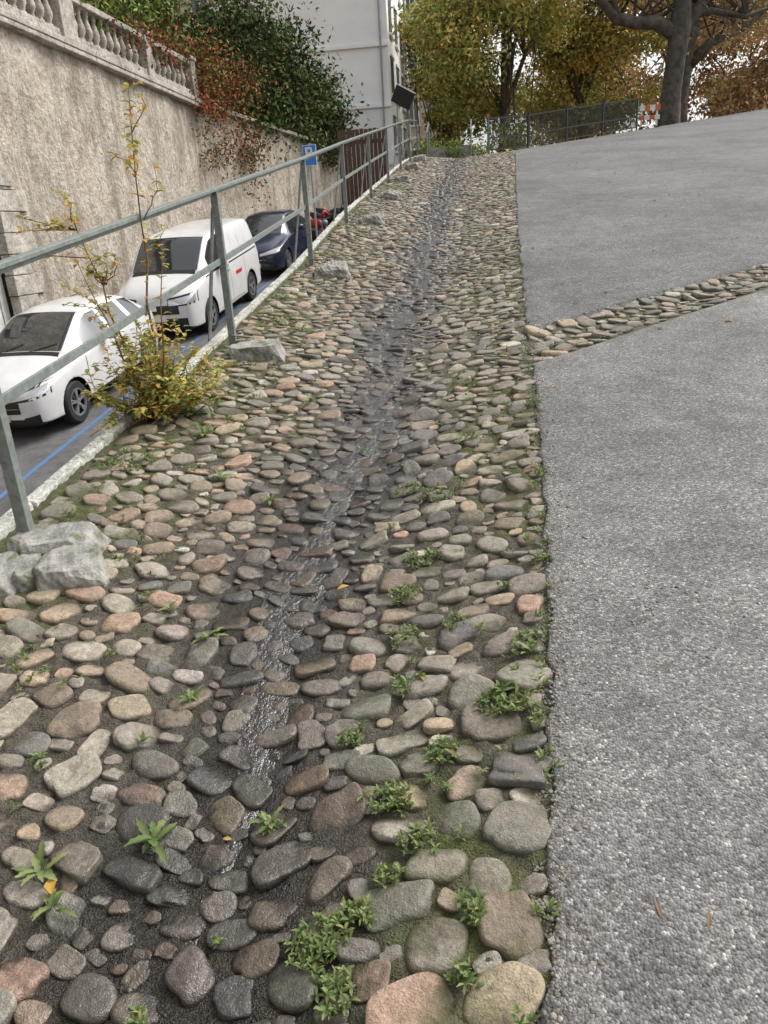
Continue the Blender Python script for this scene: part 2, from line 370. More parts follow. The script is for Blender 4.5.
# ------------------------------------------------------------------ CURB + retaining wall on the street side
mb=MB(); y=-2.
while y<34:
    L=random.uniform(.7,1.3); x0=float(curbx(y))-.03; x1=float(curbx(y+L))-.03; z0=float(base(-2,y))+.012; z1=float(base(-2,y+L))+.012; j=random.uniform(-.008,.008)
    mb.beam((x0,y+.008,z0-.1+j),(x1,y+L-.008,z1-.1+random.uniform(-.008,.008)),.08,.24); y+=L
mb.obj('stone_curb',[M_curb],bevel=.012)
yv=np.linspace(-3,34,80); V=[];
for y in yv:
    x=float(curbx(y))-.065; V+= [(x,y,float(Hs(y))-.1),(x,y,float(base(-2,y))-.1)]
npmesh('embankment_wall',V,grid_faces(len(yv),2),[M_wall])
# stone blocks : rough broken slabs
def block(cx,cy,sx,sy,sz,rot,seed,lift=.03,flat=False):
    bm=bmesh.new(); bmesh.ops.create_cube(bm,size=1); bmesh.ops.subdivide_edges(bm,edges=bm.edges[:],cuts=17,use_grid_fill=True)
    rs=random.Random(seed); ph=[rs.uniform(0,6) for _ in range(10)]; jz=.04 if flat else .12
    cor={(a,b,c):Vector((rs.uniform(-.14,.14),rs.uniform(-.14,.14),rs.uniform(-jz,jz))) for a in(0,1) for b in(0,1) for c in(0,1)}
    zc=float(H(cx,cy)); planes=[(Vector((rs.uniform(-1,1),rs.uniform(-1,1),rs.uniform(.0,.25 if flat else .45))).normalized(),rs.uniform(.54,.62)) for _ in range(9)]
    for v in bm.verts:
        p=v.co.copy(); u_=[p.x+.5,p.y+.5,p.z+.5]; o=Vector()
        for k,d in cor.items():
            w=1
            for q in range(3): w*=u_[q] if k[q] else 1-u_[q]
            o+=d*w
        p+=o
        for nrm,dd in planes:
            e=p.dot(nrm)-dd
            if e>0: p-=nrm*e*.9
        q=Vector((p.x*sx,p.y*sy,p.z*sz)); am=.45 if flat else 1
        n=.005*math.sin(q.x*70+ph[0]+q.y*30)+.004*math.sin(q.y*95+ph[1])+.003*math.sin(q.x*150+q.z*120+ph[2])+.005*math.sin(q.z*80+q.x*25+ph[3])
        q+=v.co.normalized()*n*am
        q=Matrix.Rotation(rot,3,'Z')@q; v.co=Vector((cx+q.x,cy+q.y,zc+lift+q.z+S*q.y))
    me=bpy.data.meshes.new('stone_block'); bm.to_mesh(me); bm.free(); me.materials.append(M_lime)
    for p in me.polygons: p.use_smooth=False
    link(bpy.data.objects.new('stone_block',me))
block(-1.68,2.57,.25,.23,.11,.45,1,.035,True); block(-1.84,2.72,.34,.20,.11,.15,12,.04,True); block(-2.0,2.49,.26,.24,.08,.3,2,.025,True); block(-1.84,2.53,.13,.17,.08,.6,15,.025,True)
block(-1.70,5.5,.40,.23,.12,.1,3,.035,True); block(-1.62,8.4,.38,.34,.17,.2,4,.035)
block(-1.66,12.2,.36,.32,.17,.1,5,.04); block(-1.7,15.3,.36,.36,.18,.1,6,.04); block(-1.75,18.4,.36,.36,.18,.1,7,.05); block(-1.8,21.5,.36,.36,.2,.1,8,.06); block(-1.8,24.6,.4,.4,.2,.1,9,.06)
# ------------------------------------------------------------------ RAILING
rail=empty('metal_railing'); mb=MB()
py=[-.4,2.73,5.77,8.9,12.1,15.3,18.4,21.5,24.6,27.6]; 
def rx(y): return float(np.interp(y,[-5,9,13,40],[-1.97,-1.96,-2.08,-2.12]))
tops=[]
for i,y in enumerate(py):
    x=rx(y); z=float(base(-2,y)); h=1.13
    mb.box((x,y,z+h/2-.06),(.055,.012,h+.12)); mb.box((x+.019,y+.022,z+h/2-.06),(.012,.04,h+.12))
    mb.beam((x,y-.01,z+.075),(x+.17,y-.03,z+.055),.035,.01)
    mb.beam((x-.03,y+.03,z+h-.12),(x-.24,y+.10,z-.08),.035,.012)
    tops.append((x,y,z+h))
for i in range(len(py)-1):
    a=Vector(tops[i]);b=Vector(tops[i+1])
    mb.beam(a,b,.055,.022); mb.beam(a-Vector((.012,0,.014)),b-Vector((.012,0,.014)),.012,.045)
    o=Vector((-.012,0,-.50)); mb.beam(a+o,b+o,.014,.045)
mb.obj('posts_and_rails',[M_rail],parent=rail,bevel=.003)
# ------------------------------------------------------------------ STREET
yv=np.linspace(-10,60,90); V=[]
for y in yv:
    for u_ in (0,.5,1): V.append(((float(wallx(y))+.02)*(1-u_)+(float(curbx(y))-.08)*u_,y,float(Hs(y))))
npmesh('street',V,grid_faces(len(yv),3),[M_ass])
V=[]; yv=np.linspace(-2,45,60)
for y in yv:
    w=float(wallx(y)); z=float(Hs(y)); V+=[(w+.0,y,z+.12),(w+.85,y,z+.12),(w+.86,y,z-.02)]
npmesh('sidewalk',V,grid_faces(len(yv),3),[simple('concrete',(.25,.25,.24),.9,0,.3,5)],smooth=False)
M_bl=simple('blue_marking',(.09,.17,.34),.7,0,.2,12)
V=[]; yv=np.linspace(-2,24,30)
for y in yv: V+=[(-6.02+.05*(y-9)*.6,y,float(Hs(y))+.005),(-5.94+.05*(y-9)*.6,y,float(Hs(y))+.005)]
npmesh('parking_line',V,grid_faces(30,2),[M_bl])
# ------------------------------------------------------------------ WALL + BALUSTRADE
wall=empty('old_wall')
TOP=lambda y: float(np.interp(y,[-60,15.5,24,36],[5.75,5.7,5.3,5.05]))
def wallgrid(ya,n1,z0f,z1f,nz,name):
    yv=np.linspace(*ya,n1); V=[]
    for y in yv:
        for k in range(nz):
            z=z0f(y)+(z1f(y)-z0f(y))*k/(nz-1)
            V.append((float(wallx(y))+.03*math.sin(y*2.1+z*1.3)+.02*math.sin(y*5.3-z*4)+.014*math.sin(y*11+z*9)*math.sin(z*7-y*3),y,z))
    npmesh(name,V,grid_faces(n1,nz),[M_wall],parent=wall)
DZ=2.75
wallgrid((-20,12.5),60,lambda y:float(Hs(y))-.2,TOP,24,'wall_face_a'); wallgrid((14.0,41),260,lambda y:float(Hs(y))-.2,TOP,50,'wall_face_b'); wallgrid((12.5,14.0),20,lambda y:DZ,TOP,20,'wall_over_door')
mb=MB()
w0=float(wallx(13.2))
mb.box((w0-.22,13.25,1.0),(.06,1.5,3.6),1)
for k in range(3): mb.box((w0-.18,12.75+k*.5,1.0),(.03,.02,3.6),0)
z=-.4
k=0
while z<DZ:
    for s,yc in((1,14.0),(-1,12.5)):
        wdt=1.0 if k%2 else .65
        mb.box((w0+.0,yc+s*wdt/2*.9,z+.19),(.2,wdt,.37),0)
    z+=.385;k+=1
mb.box((w0+.01,13.25,DZ+.16),(.26,2.5,.34),0)
mb.obj('door_and_surround',[M_bal,simple('door_paint',(.55,.55,.53),.6)],parent=wall,bevel=.03)
mb=MB(); ya,yb=-2,23.9
seg=np.arange(ya,yb,1.2)
for a in seg:
    b=min(a+1.2,yb); pa=lambda y,dz,dx=0:(float(wallx(y))+dx,y,TOP(y)+dz)
    mb.beam(pa(a,.05),pa(b,.05),.42,.12); mb.beam(pa(a,-.06,.02),pa(b,-.06,.02),.34,.1); mb.beam(pa(a,.2,-.03),pa(b,.2,-.03),.26,.17); mb.beam(pa(a,1.0,-.03),pa(b,1.0,-.03),.32,.13)
piers=[-1.5,2.5,6.3,10.1,13.9,17.6,21.1,23.7]
for y in piers:
    w=.62 if y==17.6 else .36
    mb.box((float(wallx(y))-.03,y,TOP(y)+.62),(.36,w,.98)); mb.box((float(wallx(y))-.03,y,TOP(y)+1.12),(.44,w+.1,.1))
mb.obj('balustrade_frame',[M_bal],parent=wall,bevel=.02)
mb=MB(); prof=[(.07,0),(.07,.05),(.045,.07),(.05,.1),(.095,.2),(.10,.27),(.075,.36),(.045,.46),(.04,.54),(.06,.57),(.045,.6),(.07,.63),(.07,.67)]
for a,b in zip(piers[:-1],piers[1:]):
    n=int((b-a-.45)/.29)
    for i in range(n):
        y=a+.34+(b-a-.6)*(i+.3)/n
        mb.lathe(prof,(float(wallx(y))-.03,y,TOP(y)+.28),n=12)
mb.obj('balusters',[M_bal],smooth=True,parent=wall)
mb=MB()
for a in np.arange(23.9,40.5,1.2):
    mb.beam((float(wallx(a))-.05,a,TOP(a)+.04),(float(wallx(a+1.2))-.05,a+1.2,TOP(a+1.2)+.04),.45,.12)
mb.obj('wall_cap',[M_bal],parent=wall,bevel=.02)
# ------------------------------------------------------------------ LEAVES
def leaves(name,clumps,n,size,cols,parent=None,ar=.8,sprd=.20):
    C=np.array([c[:6] for c in clumps],float); w=np.array([c[6] if len(c)>6 else c[3]*c[4]*c[5] for c in clumps],float); w/=w.sum()
    nsub=max(8,n//80); sc=rng.choice(len(C),nsub,p=w); d=rng.normal(size=(nsub,3)); d/=np.linalg.norm(d,axis=1)[:,None]; rad=rng.random(nsub)**.45
    sub=C[sc,:3]+d*rad[:,None]*C[sc,3:]; si=rng.integers(0,nsub,n)
    spread=(C[sc,3:].mean(1)*sprd+size*1.5)[si]
    P0=sub[si]+rng.normal(size=(n,3))*spread[:,None]*np.array([1,1,.7])
    a=rng.normal(size=(n,3)); a/=np.linalg.norm(a,axis=1)[:,None]; b=rng.normal(size=(n,3)); b=np.cross(a,b); b/=np.linalg.norm(b,axis=1)[:,None]
    s=size*rng.uniform(.6,1.3,n)[:,None]
    nn=np.cross(a,b)*s*.18
    V=np.stack([P0-a*s,P0+b*s*ar*.55+nn,P0+a*s,P0-b*s*ar*.55+nn],1).reshape(-1,3)
    F=np.arange(n*4).reshape(-1,4)
    cols=np.array(cols); subc=rng.choice(len(cols),nsub); k=np.where(rng.random(n)<.6,subc[si],rng.choice(len(cols),n))
    cc=cols[k]*rng.uniform(.7,1.3,(n,1))*rng.uniform(.7,1.25,nsub)[si][:,None]
    cc=np.repeat(np.concatenate([cc,np.ones((n,1))],1),4,0)
    return npmesh(name,V,F,[M_tleaf],cols=cc,smooth=False,parent=parent)
YEL=[(.60,.44,.14),(.50,.41,.14),(.40,.38,.13),(.32,.34,.11),(.56,.36,.13)]
YG=[(.45,.40,.13),(.31,.34,.11),(.22,.28,.09),(.54,.42,.13),(.38,.37,.12)]
ORB=[(.52,.35,.20),(.56,.38,.21),(.44,.28,.17),(.50,.39,.23),(.42,.37,.18)]
DG=[(.045,.07,.03),(.07,.11,.038),(.11,.14,.058),(.06,.08,.038)]
RED=[(.26,.07,.05),(.35,.12,.065),(.21,.10,.06),(.20,.14,.065)]
GR=[(.11,.18,.045),(.17,.24,.06),(.22,.25,.08)]
W=lambda y,dz,dx=0:(float(wallx(y))+dx,y,TOP(y)+dz)
leaves('creeper_vine',[(*W(24.6,.6),.5,.8,1.2,1),(*W(25.3,-.6,.15),.2,.7,1.3,.5),(*W(23.9,-.5,.2),.1,.2,1.3,.2),(*W(26.5,1.0),.8,1.2,.9,1.2),(*W(26.9,-1.2,.12),.08,.2,1.9,.35),(*W(23,1.2,-.3),.3,1.6,.4,.5),(*W(21,.9,.1),.15,1.5,.3,.2)],9000,.065,RED+[(.2,.16,.06),(.14,.17,.05)],sprd=.33)
leaves('hedge',[(*W(27.5,1.8,-.6),1.2,1.8,1.8),(*W(30,2.2,-.8),1.4,2,2.6),(*W(33,1.8,-.8),1.4,2,2.4),(*W(36,1.2,-.8),1.2,2,1.8),(*W(37.5,1.2,-.6),1.2,1.6,2.0),(*W(29,.1,.1),.4,1.6,.7),(*W(33,0,.1),.5,2.2,.7),(*W(36,-.3,.1),.5,1.5,.8)],30000,.105,DG+[(.12,.10,.05)])
leaves('garden_shrub',[(*W(18,1.6,-1.2),.8,1.8,.8),(*W(20.5,1.45,-.6),.7,2.2,.6),(*W(22.5,1.8,-.8),.8,1.6,.8),(*W(24,2.6,-1.5),1.2,1.6,1.6)],12000,.085,GR+GR+RED[2:]+DG)
# ------------------------------------------------------------------ TREES
def tree(name,base_,trunk,limbs,clumps,n,size,cols,seed=1,twigs=40):
    t=empty(name); mb=MB(); mb.tube(*trunk,n=12)
    for pts,r in limbs: mb.tube(pts,r,n=8)
    rs=random.Random(seed)
    for _ in range(twigs):
        c=rs.choice(clumps); p=rs.choice(limbs)[0][rs.randint(1,2)] if limbs else trunk[0][-1]
        p=Vector(p); q=Vector((c[0]+rs.uniform(-.7,.7)*c[3],c[1]+rs.uniform(-.7,.7)*c[4],c[2]+rs.uniform(-.7,.7)*c[5]))
        if (q-p).length>9: continue
        md=(p+q)/2+Vector((rs.uniform(-.4,.4),rs.uniform(-.4,.4),rs.uniform(.1,.7)))
        mb.tube([p,md,q],[.07,.04,.012],n=5)
    mb.obj('trunk_and_limbs',[M_bark],smooth=True,parent=t)
    leaves('foliage',clumps,n,size,cols,parent=t)
G=lambda x,y:float(base(x,y))
def gtree(name,x,y,hgt,rad,cols,seed,n=26000,size=.16,low=.2):
    g=G(x,y); rs=random.Random(seed); cl=[]
    for k in range(16):
        a=rs.uniform(0,6.28); q=rs.uniform(.1,.8)*rad; z=g+hgt*rs.uniform(low,.95); s=rs.uniform(.24,.44)*rad
        cl.append((x+q*math.cos(a),y+q*math.sin(a),z,s,s,s*.7))
    limbs=[]
    for k in range(5):
        a=k*1.26+rs.uniform(0,1); 
        limbs.append(([(x,y,g+hgt*.25),(x+rad*.25*math.cos(a),y+rad*.25*math.sin(a),g+hgt*.5),(x+rad*.55*math.cos(a),y+rad*.55*math.sin(a),g+hgt*.72),(x+rad*.7*math.cos(a),y+rad*.7*math.sin(a),g+hgt*.85)],[.16,.10,.06,.02]))
    tree(name,None,([(x,y,g-.3),(x+.05,y,g+hgt*.3),(x,y+.1,g+hgt*.8)],[.26,.20,.05]),limbs,cl,n,size,cols,seed)
gtree('autumn_tree',1.2,44,11,4.6,YG,3,30000,.13,.0); gtree('autumn_tree',5.8,50,11,5.0,YEL+YG,4,28000,.14,.0); gtree('autumn_tree',-2.0,50,10,3.6,YG,5,15000,.14,.1)
gtree('autumn_tree',14,62,12,5.5,ORB,6,17000,.18,.05); gtree('autumn_tree',20,58,11,5.5,ORB,8,15000,.17,.05); gtree('autumn_tree',9,70,13,7,YEL+ORB,9,17000,.2,.0); gtree('autumn_tree',27,72,14,8,ORB,10,14000,.22,.1)
g=G(9.1,42)
tree('plane_tree',None,([(9.15,42,g-.4),(9.12,42,g+.25),(9.15,42,g+1.5),(9.25,42,g+3),(9.35,42,g+4.3),(9.4,42.2,g+6),(9.2,42.4,g+9)],[.72,.55,.46,.44,.5,.34,.2]),
 [([(9.3,42,g+3.9),(8.2,41.8,g+4.5),(7.2,41.6,g+4.5),(6.3,41.5,g+4.75),(5.5,41.4,g+5.6),(5.2,41.2,g+7)],[.36,.32,.27,.24,.18,.1]),
  ([(9.4,42,g+4),(10.3,42.3,g+5.2),(11.2,42.5,g+6.6),(12,42.6,g+9)],[.34,.26,.18,.1]),
  ([(6.4,41.5,g+4.7),(6.0,41.3,g+6),(6.4,41,g+7.5)],[.16,.1,.05]),
  ([(9.4,42,g+4.6),(10.8,42.5,g+4.9),(12.4,42.5,g+4.5),(14,42,g+4.9)],[.2,.15,.1,.05])],
 [(6,42,g+7.5,2.5,2,1.5),(10,43,g+8,3,2,1.6),(13,43,g+6.5,2,2,1.3),(12,43,g+4.2,1.5,1.5,.8,1)],5000,.12,ORB,2,50)
g=G(12,52)
tree('plane_tree',None,([(11.4,50,g-.4),(11.4,50,g+1.5),(11.6,50,g+3.5),(12,50,g+7)],[.6,.42,.38,.2]),
 [([(11.6,50,g+3.2),(12.9,50,g+4.4),(14.5,50,g+4.9),(16,50,g+6)],[.35,.28,.2,.1]),([(11.5,50,g+3),(10.6,50,g+4.6),(10.3,50,g+7)],[.25,.18,.08])],
 [(12,51,g+7,3,2,1.6),(15,51,g+6,2.5,2,1.6)],5000,.13,ORB,5,40)
leaves('low_shrub',[(-1.0,31,4.15,.4,.4,.3),(-1.8,33,4.4,.5,.5,.35),(.0,34,4.2,.5,.5,.3)],2600,.05,GR+GR+YG[1:3])
# ------------------------------------------------------------------ BUILDINGS
M_wb=simple('white_render',(.82,.82,.82),.8,0,.10,.8); M_bb=simple('beige_render',(.50,.46,.40),.85,0,.2,.8); M_win=simple('window_glass',(.10,.12,.14),.15); M_roof=simple('roof_tile',(.12,.07,.05),.9,0,.3,3); M_grey=simple('grey_metal',(.3,.31,.33),.5,.3)
def building(name,x0,x1,y0,y1,z0,z1,mat,floors,cols,sidecols,clad=False):
    e=empty(name); mb=MB(); mb.box(((x0+x1)/2,(y0+y1)/2,(z0+z1)/2),(x1-x0,y1-y0,z1-z0)); mb.obj('walls',[mat],parent=e)
    mb=MB(); fh=(z1-z0)/floors
    for f_ in range(floors):
        zc=z0+fh*(f_+.55)
        for k in range(cols):
            xc=x0+(x1-x0)*(k+.5)/cols; w=min(1.1,(x1-x0)/cols*.5)
            mb.box((xc,y0-.01,zc),(w,.06,1.6),0); mb.box((xc,y0-.04,zc+.86),(w+.3,.1,.12),1); mb.box((xc,y0-.06,zc-.86),(w+.3,.16,.1),1)
            mb.box((xc,y0-.05,zc),(.05,.05,1.6),1); mb.box((xc-w/2-.03,y0-.04,zc),(.07,.06,1.7),1); mb.box((xc+w/2+.03,y0-.04,zc),(.07,.06,1.7),1)
        for k in range(sidecols):
            yc=y0+(y1-y0)*(k+.5)/sidecols
            mb.box((x1+.01,yc,zc),(.06,1.1,1.6),0); mb.box((x1+.05,yc,zc-.86),(.16,1.4,.1),1); mb.box((x1+.04,yc,zc+.86),(.1,1.4,.12),1)
    mb.obj('windows',[M_win,M_wb],parent=e)
    if clad:
        mb=MB()
        for f_ in range(1,floors): mb.box(((x0+x1)/2,y0-.05,z0+fh*f_),(x1-x0+.08,.14,.14),0)
        mb.tube([(x1-.35,y0-.1,z0),(x1-.35,y0-.1,z1)],.05,n=8,m=1)
        mb.obj('string_courses',[M_wb,M_grey],parent=e)
    mb=MB(); mb.box(((x0+x1)/2,(y0+y1)/2,z1+.15),(x1-x0+.9,y1-y0+.9,.3),0)
    xm=(x0+x1)/2; V=[(x0-.4,y0-.4,z1+.3),(x1+.4,y0-.4,z1+.3),(x1+.4,y1+.4,z1+.3),(x0-.4,y1+.4,z1+.3),(xm,y0+2,z1+2.8),(xm,y1-2,z1+2.8)]
    mb.add(V,[(0,1,4),(1,2,5,4),(2,3,5),(3,0,4,5)],0); mb.obj('roof',[M_roof],parent=e)
    return e
building('white_building',-13,-4.35,41,52,2,17.6,M_wb,6,0,4,clad=True)
building('beige_building',-9,-1.4,58,72,4,20,M_bb,5,6,4)
building('town_house',-30,-14,55,70,4,17,M_bb,4,6,4)
mb=MB()
for k in range(11):
    x=-4.45+k*.14; mb.box((x,26.0+k*.02,2.8),(.125,.03,3.5+.02*(k%3)),0)
mb.box((-3.75,26.2,4.2),(1.5,.05,.12)); mb.box((-3.75,26.2,2.4),(1.5,.05,.12))
mb.obj('wooden_fence',[M_wood])
fl=empty('floodlight'); mb=MB(); mb.tube([(-2.5,25.5,1.2),(-2.5,25.5,5.2)],.035,n=8,m=1)
mb.box((-2.3,25.35,5.25),(.62,.12,.5),0,Matrix.Rotation(.5,3,'Y')@Matrix.Rotation(.4,3,'X')); mb.box((-2.45,25.45,5.1),(.2,.1,.1),1)
mb.obj('housing',[M_black,M_grey],parent=fl,bevel=.02)
mb=MB()
for k in range(4): mb.box((-1.2,31.2+k*.36,G(-1.2,31)-.02+.15*k),(1.7,.36,.2+.0*k),0)
for sx in(-2.0,-.35):
    mb.tube([(sx,31.1,G(sx,31)-.1),(sx,31.1,G(sx,31)+.95)],.025,n=6,m=1); mb.tube([(sx,32.5,G(sx,31)+.4),(sx,32.5,G(sx,31)+1.45)],.025,n=6,m=1); mb.tube([(sx,31.1,G(sx,31)+.95),(sx,32.5,G(sx,31)+1.45)],.025,n=6,m=1)
mb.obj('stone_steps',[M_lime,M_rail])
# crest barrier
fe=empty('construction_barrier'); mb=MB()
A0=Vector((.28,29.4,G(.28,29.4)));B0=Vector((6.1,33.6,G(6.1,33.6)));npan=4
for i in range(npan+1):
    p=A0.lerp(B0,i/npan); p.z=G(p.x,p.y)
    mb.tube([p,p+Vector((0,0,1.25))],.035,n=8,m=1 if i in(0,npan) else 0)
    mb.box(p+Vector((0,0,1.2)),(.09,.09,.12),2 if i in(0,npan) else 0)
for i in range(npan):
    a=A0.lerp(B0,i/npan);b_=A0.lerp(B0,(i+1)/npan);a.z=G(a.x,a.y);b_.z=G(b_.x,b_.y)
    for hgt in(.12,.5,1.12): mb.beam(a+Vector((0,0,hgt)),b_+Vector((0,0,hgt)),.04,.04,0)
    for k in range(1,30):
        q=a.lerp(b_,k/30); mb.beam(q+Vector((0,0,.12)),q+Vector((0,0,1.12)),.024,.024,0)
mb.obj('panels',[simple('galv',(.04,.043,.046),.5,.3),simple('green_post',(.03,.14,.08),.5),simple('orange_cap',(.6,.12,.03),.5)],parent=fe)
tb=MB(); gx=6.75; gz=G(gx,34.6)
for dx in(-.3,.3): tb.box((gx+dx,34.6,gz+.45),(.06,.06,.95),0); tb.box((gx+dx,34.6,gz+.03),(.1,.5,.06),2)
for k in range(4): tb.box((gx-.3+k*.2,34.55,gz+.75),(.2,.04,.2),1 if k%2 else 0); tb.box((gx-.3+k*.2,34.55,gz+.4),(.2,.04,.16),0 if k%2 else 1)
tb.obj('traffic_barrier',[M_plate,simple('barrier_orange',(.6,.13,.04),.5),M_black])
# parking sign
sg=empty('parking_sign'); mb=MB(); z0=float(Hs(22)); mb.tube([(-4.62,22.03,z0),(-4.62,22.03,3.85)],.03,n=10,m=0)
mb.box((-4.62,21.97,3.55),(.38,.02,.52),1); mb.box((-4.62,21.965,3.55),(.35,.02,.49),2)
y_=21.952
mb.box((-4.70,y_,3.60),(.06,.006,.30),1); mb.box((-4.63,y_,3.725),(.10,.006,.055),1); mb.box((-4.63,y_,3.60),(.10,.006,.05),1); mb.box((-4.565,y_,3.662),(.05,.006,.15),1)
mb.obj('plate',[M_grey,M_plate,simple('sign_blue',(.03,.19,.60),.4)],parent=sg)
# ------------------------------------------------------------------ VEHICLES
def car(name,loc,rotz,st,glass_side,ws,rear,paintm,wheels,wr,kind,sc=(1,1,1)):
    root=empty(name,loc); root.rotation_euler=(math.atan(S),0,rotz); root.scale=sc
    V=[];F=[];MI=[]
    for (y,w,zb,zm,zbelt,wr_,zt) in st:
        half=[(0,zb),(w*.82,zb),(w*.97,zb+.08),(w,zm),(w*.985,zbelt-.05),(w*.955,zbelt),(wr_,zt-.07),(wr_-.07,zt-.008),(0,zt+.02)]
        ring=half+[(-a,b) for a,b in half[-2:0:-1]]
        V+=[(a,y,b) for a,b in ring]
    nr=16
    for i in range(len(st)-1):
        for j in range(nr):
            F.append((i*nr+j,i*nr+(j+1)%nr,(i+1)*nr+(j+1)%nr,(i+1)*nr+j))
            jj=j if j<8 else 15-j
            mi=0
            if jj==5 and i in glass_side: mi=1
            if jj==7 and i in ws: mi=1
            if jj==0: mi=2
            if jj==1: mi=2
            MI.append(mi)
    F.append(tuple(range(nr))[::-1]); MI.append(0); F.append(tuple((len(st)-1)*nr+j for j in range(nr))); MI.append(0)
    me=bpy.data.meshes.new('body'); me.from_pydata(V,[],F)
    for m_ in (paintm,M_glass,M_black): me.materials.append(m_)
    for p,mi in zip(me.polygons,MI): p.material_index=mi; p.use_smooth=True
    bm=bmesh.new(); bm.from_mesh(me); bmesh.ops.recalc_face_normals(bm,faces=bm.faces); 
    cl=bm.edges.layers.float.new('crease_edge'); vl=bm.verts.layers.float.new('crease_vert')
    for e in bm.edges:
        if len(e.link_faces)==2 and e.link_faces[0].material_index!=e.link_faces[1].material_index: e[cl]=.9
    for v in bm.verts:
        ce=[e for e in v.link_edges if e[cl]>.5 and any(f.material_index==1 for f in e.link_faces)]
        if len(ce)==2:
            d1=(ce[0].other_vert(v).co-v.co).normalized(); d2=(ce[1].other_vert(v).co-v.co).normalized()
            if d1.dot(d2)>-.75: v[vl]=.8
    bm.to_mesh(me); bm.free()
    tmp=link(bpy.data.objects.new('tmpbody',me)); s=tmp.modifiers.new('s','SUBSURF'); s.levels=3; s.render_levels=3
    cut=[]
    for wy in wheels:
        for sx in(-1,1):
            W_=max(q[1] for q in st); mbc=MB(); mbc.lathe([(0,-.22),(wr+.055,-.22),(wr+.055,.3),(0,.3)],(0,0,0),'x',32)
            co=mbc.obj('cut',[M_black]); co.location=(sx*(W_-.1),wy,wr) ; 
            if sx<0: co.rotation_euler=(0,0,math.pi)
            bmm=bmesh.new(); bmm.from_mesh(co.data); bmesh.ops.remove_doubles(bmm,verts=bmm.verts,dist=1e-5); bmesh.ops.recalc_face_normals(bmm,faces=bmm.faces); bmm.to_mesh(co.data); bmm.free()
            b_=tmp.modifiers.new('b','BOOLEAN'); b_.operation='DIFFERENCE'; b_.object=co; b_.solver='EXACT'; cut.append(co)
    bpy.context.view_layer.update(); dg=bpy.context.evaluated_depsgraph_get()
    body=bpy.data.meshes.new_from_object(tmp.evaluated_get(dg)); body.name='body'
    for o in [tmp]+cut: bpy.data.objects.remove(o)
    bo=link(bpy.data.objects.new('body',body),root)
    bvh=BVHTree.FromPolygons([v.co for v in body.vertices],[list(p.vertices) for p in body.polygons])
    def patch(corners,d,nx,ny,off,mb,mi):
        d=Vector(d).normalized(); c=[Vector(q) for q in corners]; P_=[]
        for j in range(ny+1):
            for i in range(nx+1):
                a=c[0].lerp(c[1],i/nx); b2=c[3].lerp(c[2],i/nx); p=a.lerp(b2,j/ny); h=bvh.ray_cast(p,d)
                if h[0] is None: P_.append(None)
                else: P_.append(h[0]-d*off)
        idx={};Vn=[]
        for k,p in enumerate(P_):
            if p is not None: idx[k]=len(Vn); Vn.append(p)
        Fn=[]
        for j in range(ny):
            for i in range(nx):
                q=[j*(nx+1)+i,j*(nx+1)+i+1,(j+1)*(nx+1)+i+1,(j+1)*(nx+1)+i]
                if all(t_ in idx for t_ in q): Fn.append([idx[t_] for t_ in q])
        mb.add(Vn,Fn,mi)
    mb=MB()
    W_=max(q[1] for q in st)
    def fr(x0,x1,z0,z1,mi,off=.006,sk=0): patch([(x0,-1,z0),(x1,-1,z0+sk),(x1,-1,z1+sk),(x0,-1,z1)],(0,1,0),8,4,off,mb,mi)
    def seam(pts,wd=.012,mi=0,off=.003):
        for sx in(-1,1):
            for (y0,z0),(y1,z1) in zip(pts[:-1],pts[1:]):
                t_=Vector((0,y1-y0,z1-z0)).normalized(); nn=Vector((0,-t_.z,t_.y))*wd/2
                a=Vector((sx*2,y0,z0));b3=Vector((sx*2,y1,z1)); patch([a-nn,b3-nn,b3+nn,a+nn],(-sx,0,0),6,1,off,mb,mi)
    kind(fr,seam,patch,mb)
    mb.obj('trim',[M_black,M_lamp,M_glass,M_plate,M_chrome,M_red,paintm],smooth=True,parent=root)
    mw=MB()
    for wy in wheels:
        for sx in(-1,1):
            xc=sx*(W_-.13); tw=.10
            mw.lathe([(wr*.66,-tw),(wr*.93,-tw),(wr,-tw+.03),(wr,tw-.03),(wr*.93,tw),(wr*.66,tw)],(xc,wy,wr),'x',32,0)
            mw.lathe([(0,sx*.03),(wr*.66,sx*.03)],(xc,wy,wr),'x',32,2)
            mw.lathe([(wr*.58,sx*.07),(wr*.60,sx*.098),(wr*.67,sx*.098),(wr*.67,sx*.05)],(xc,wy,wr),'x',32,1)
            mw.lathe([(0,sx*.09),(wr*.16,sx*.088),(wr*.18,sx*.05)],(xc,wy,wr),'x',16,1)
            for k in range(5):
                a=k*2*math.pi/5+.3
                for da in(-.13,.13):
                    mw.beam((xc+sx*.075,wy+wr*.1*math.cos(a),wr+wr*.1*math.sin(a)),(xc+sx*.08,wy+wr*.62*math.cos(a+da),wr+wr*.62*math.sin(a+da)),.03,.035,1,(1,0,0))
    mw.obj('wheels',[M_dark,M_alloy,M_black],smooth=False,parent=root)
    mm=MB()
    for sx in(-1,1):
        zc=[q for q in st if q[6]>q[4]+.2][0][4]; yc=st[ws[-1]][0]+.1
        mm.tube([(sx*(W_*.93),yc+.1,zc+.02),(sx*(W_+.04),yc+.02,zc+.08)],.03,n=6,m=1)
        mm.lathe([(0,-.1),(.07,-.09),(.09,0),(.07,.09),(0,.1)],(sx*(W_+.1),yc,zc+.11),'x',12,0)
    mm.obj('mirrors',[paintm,M_black],smooth=True,parent=root)
    return root
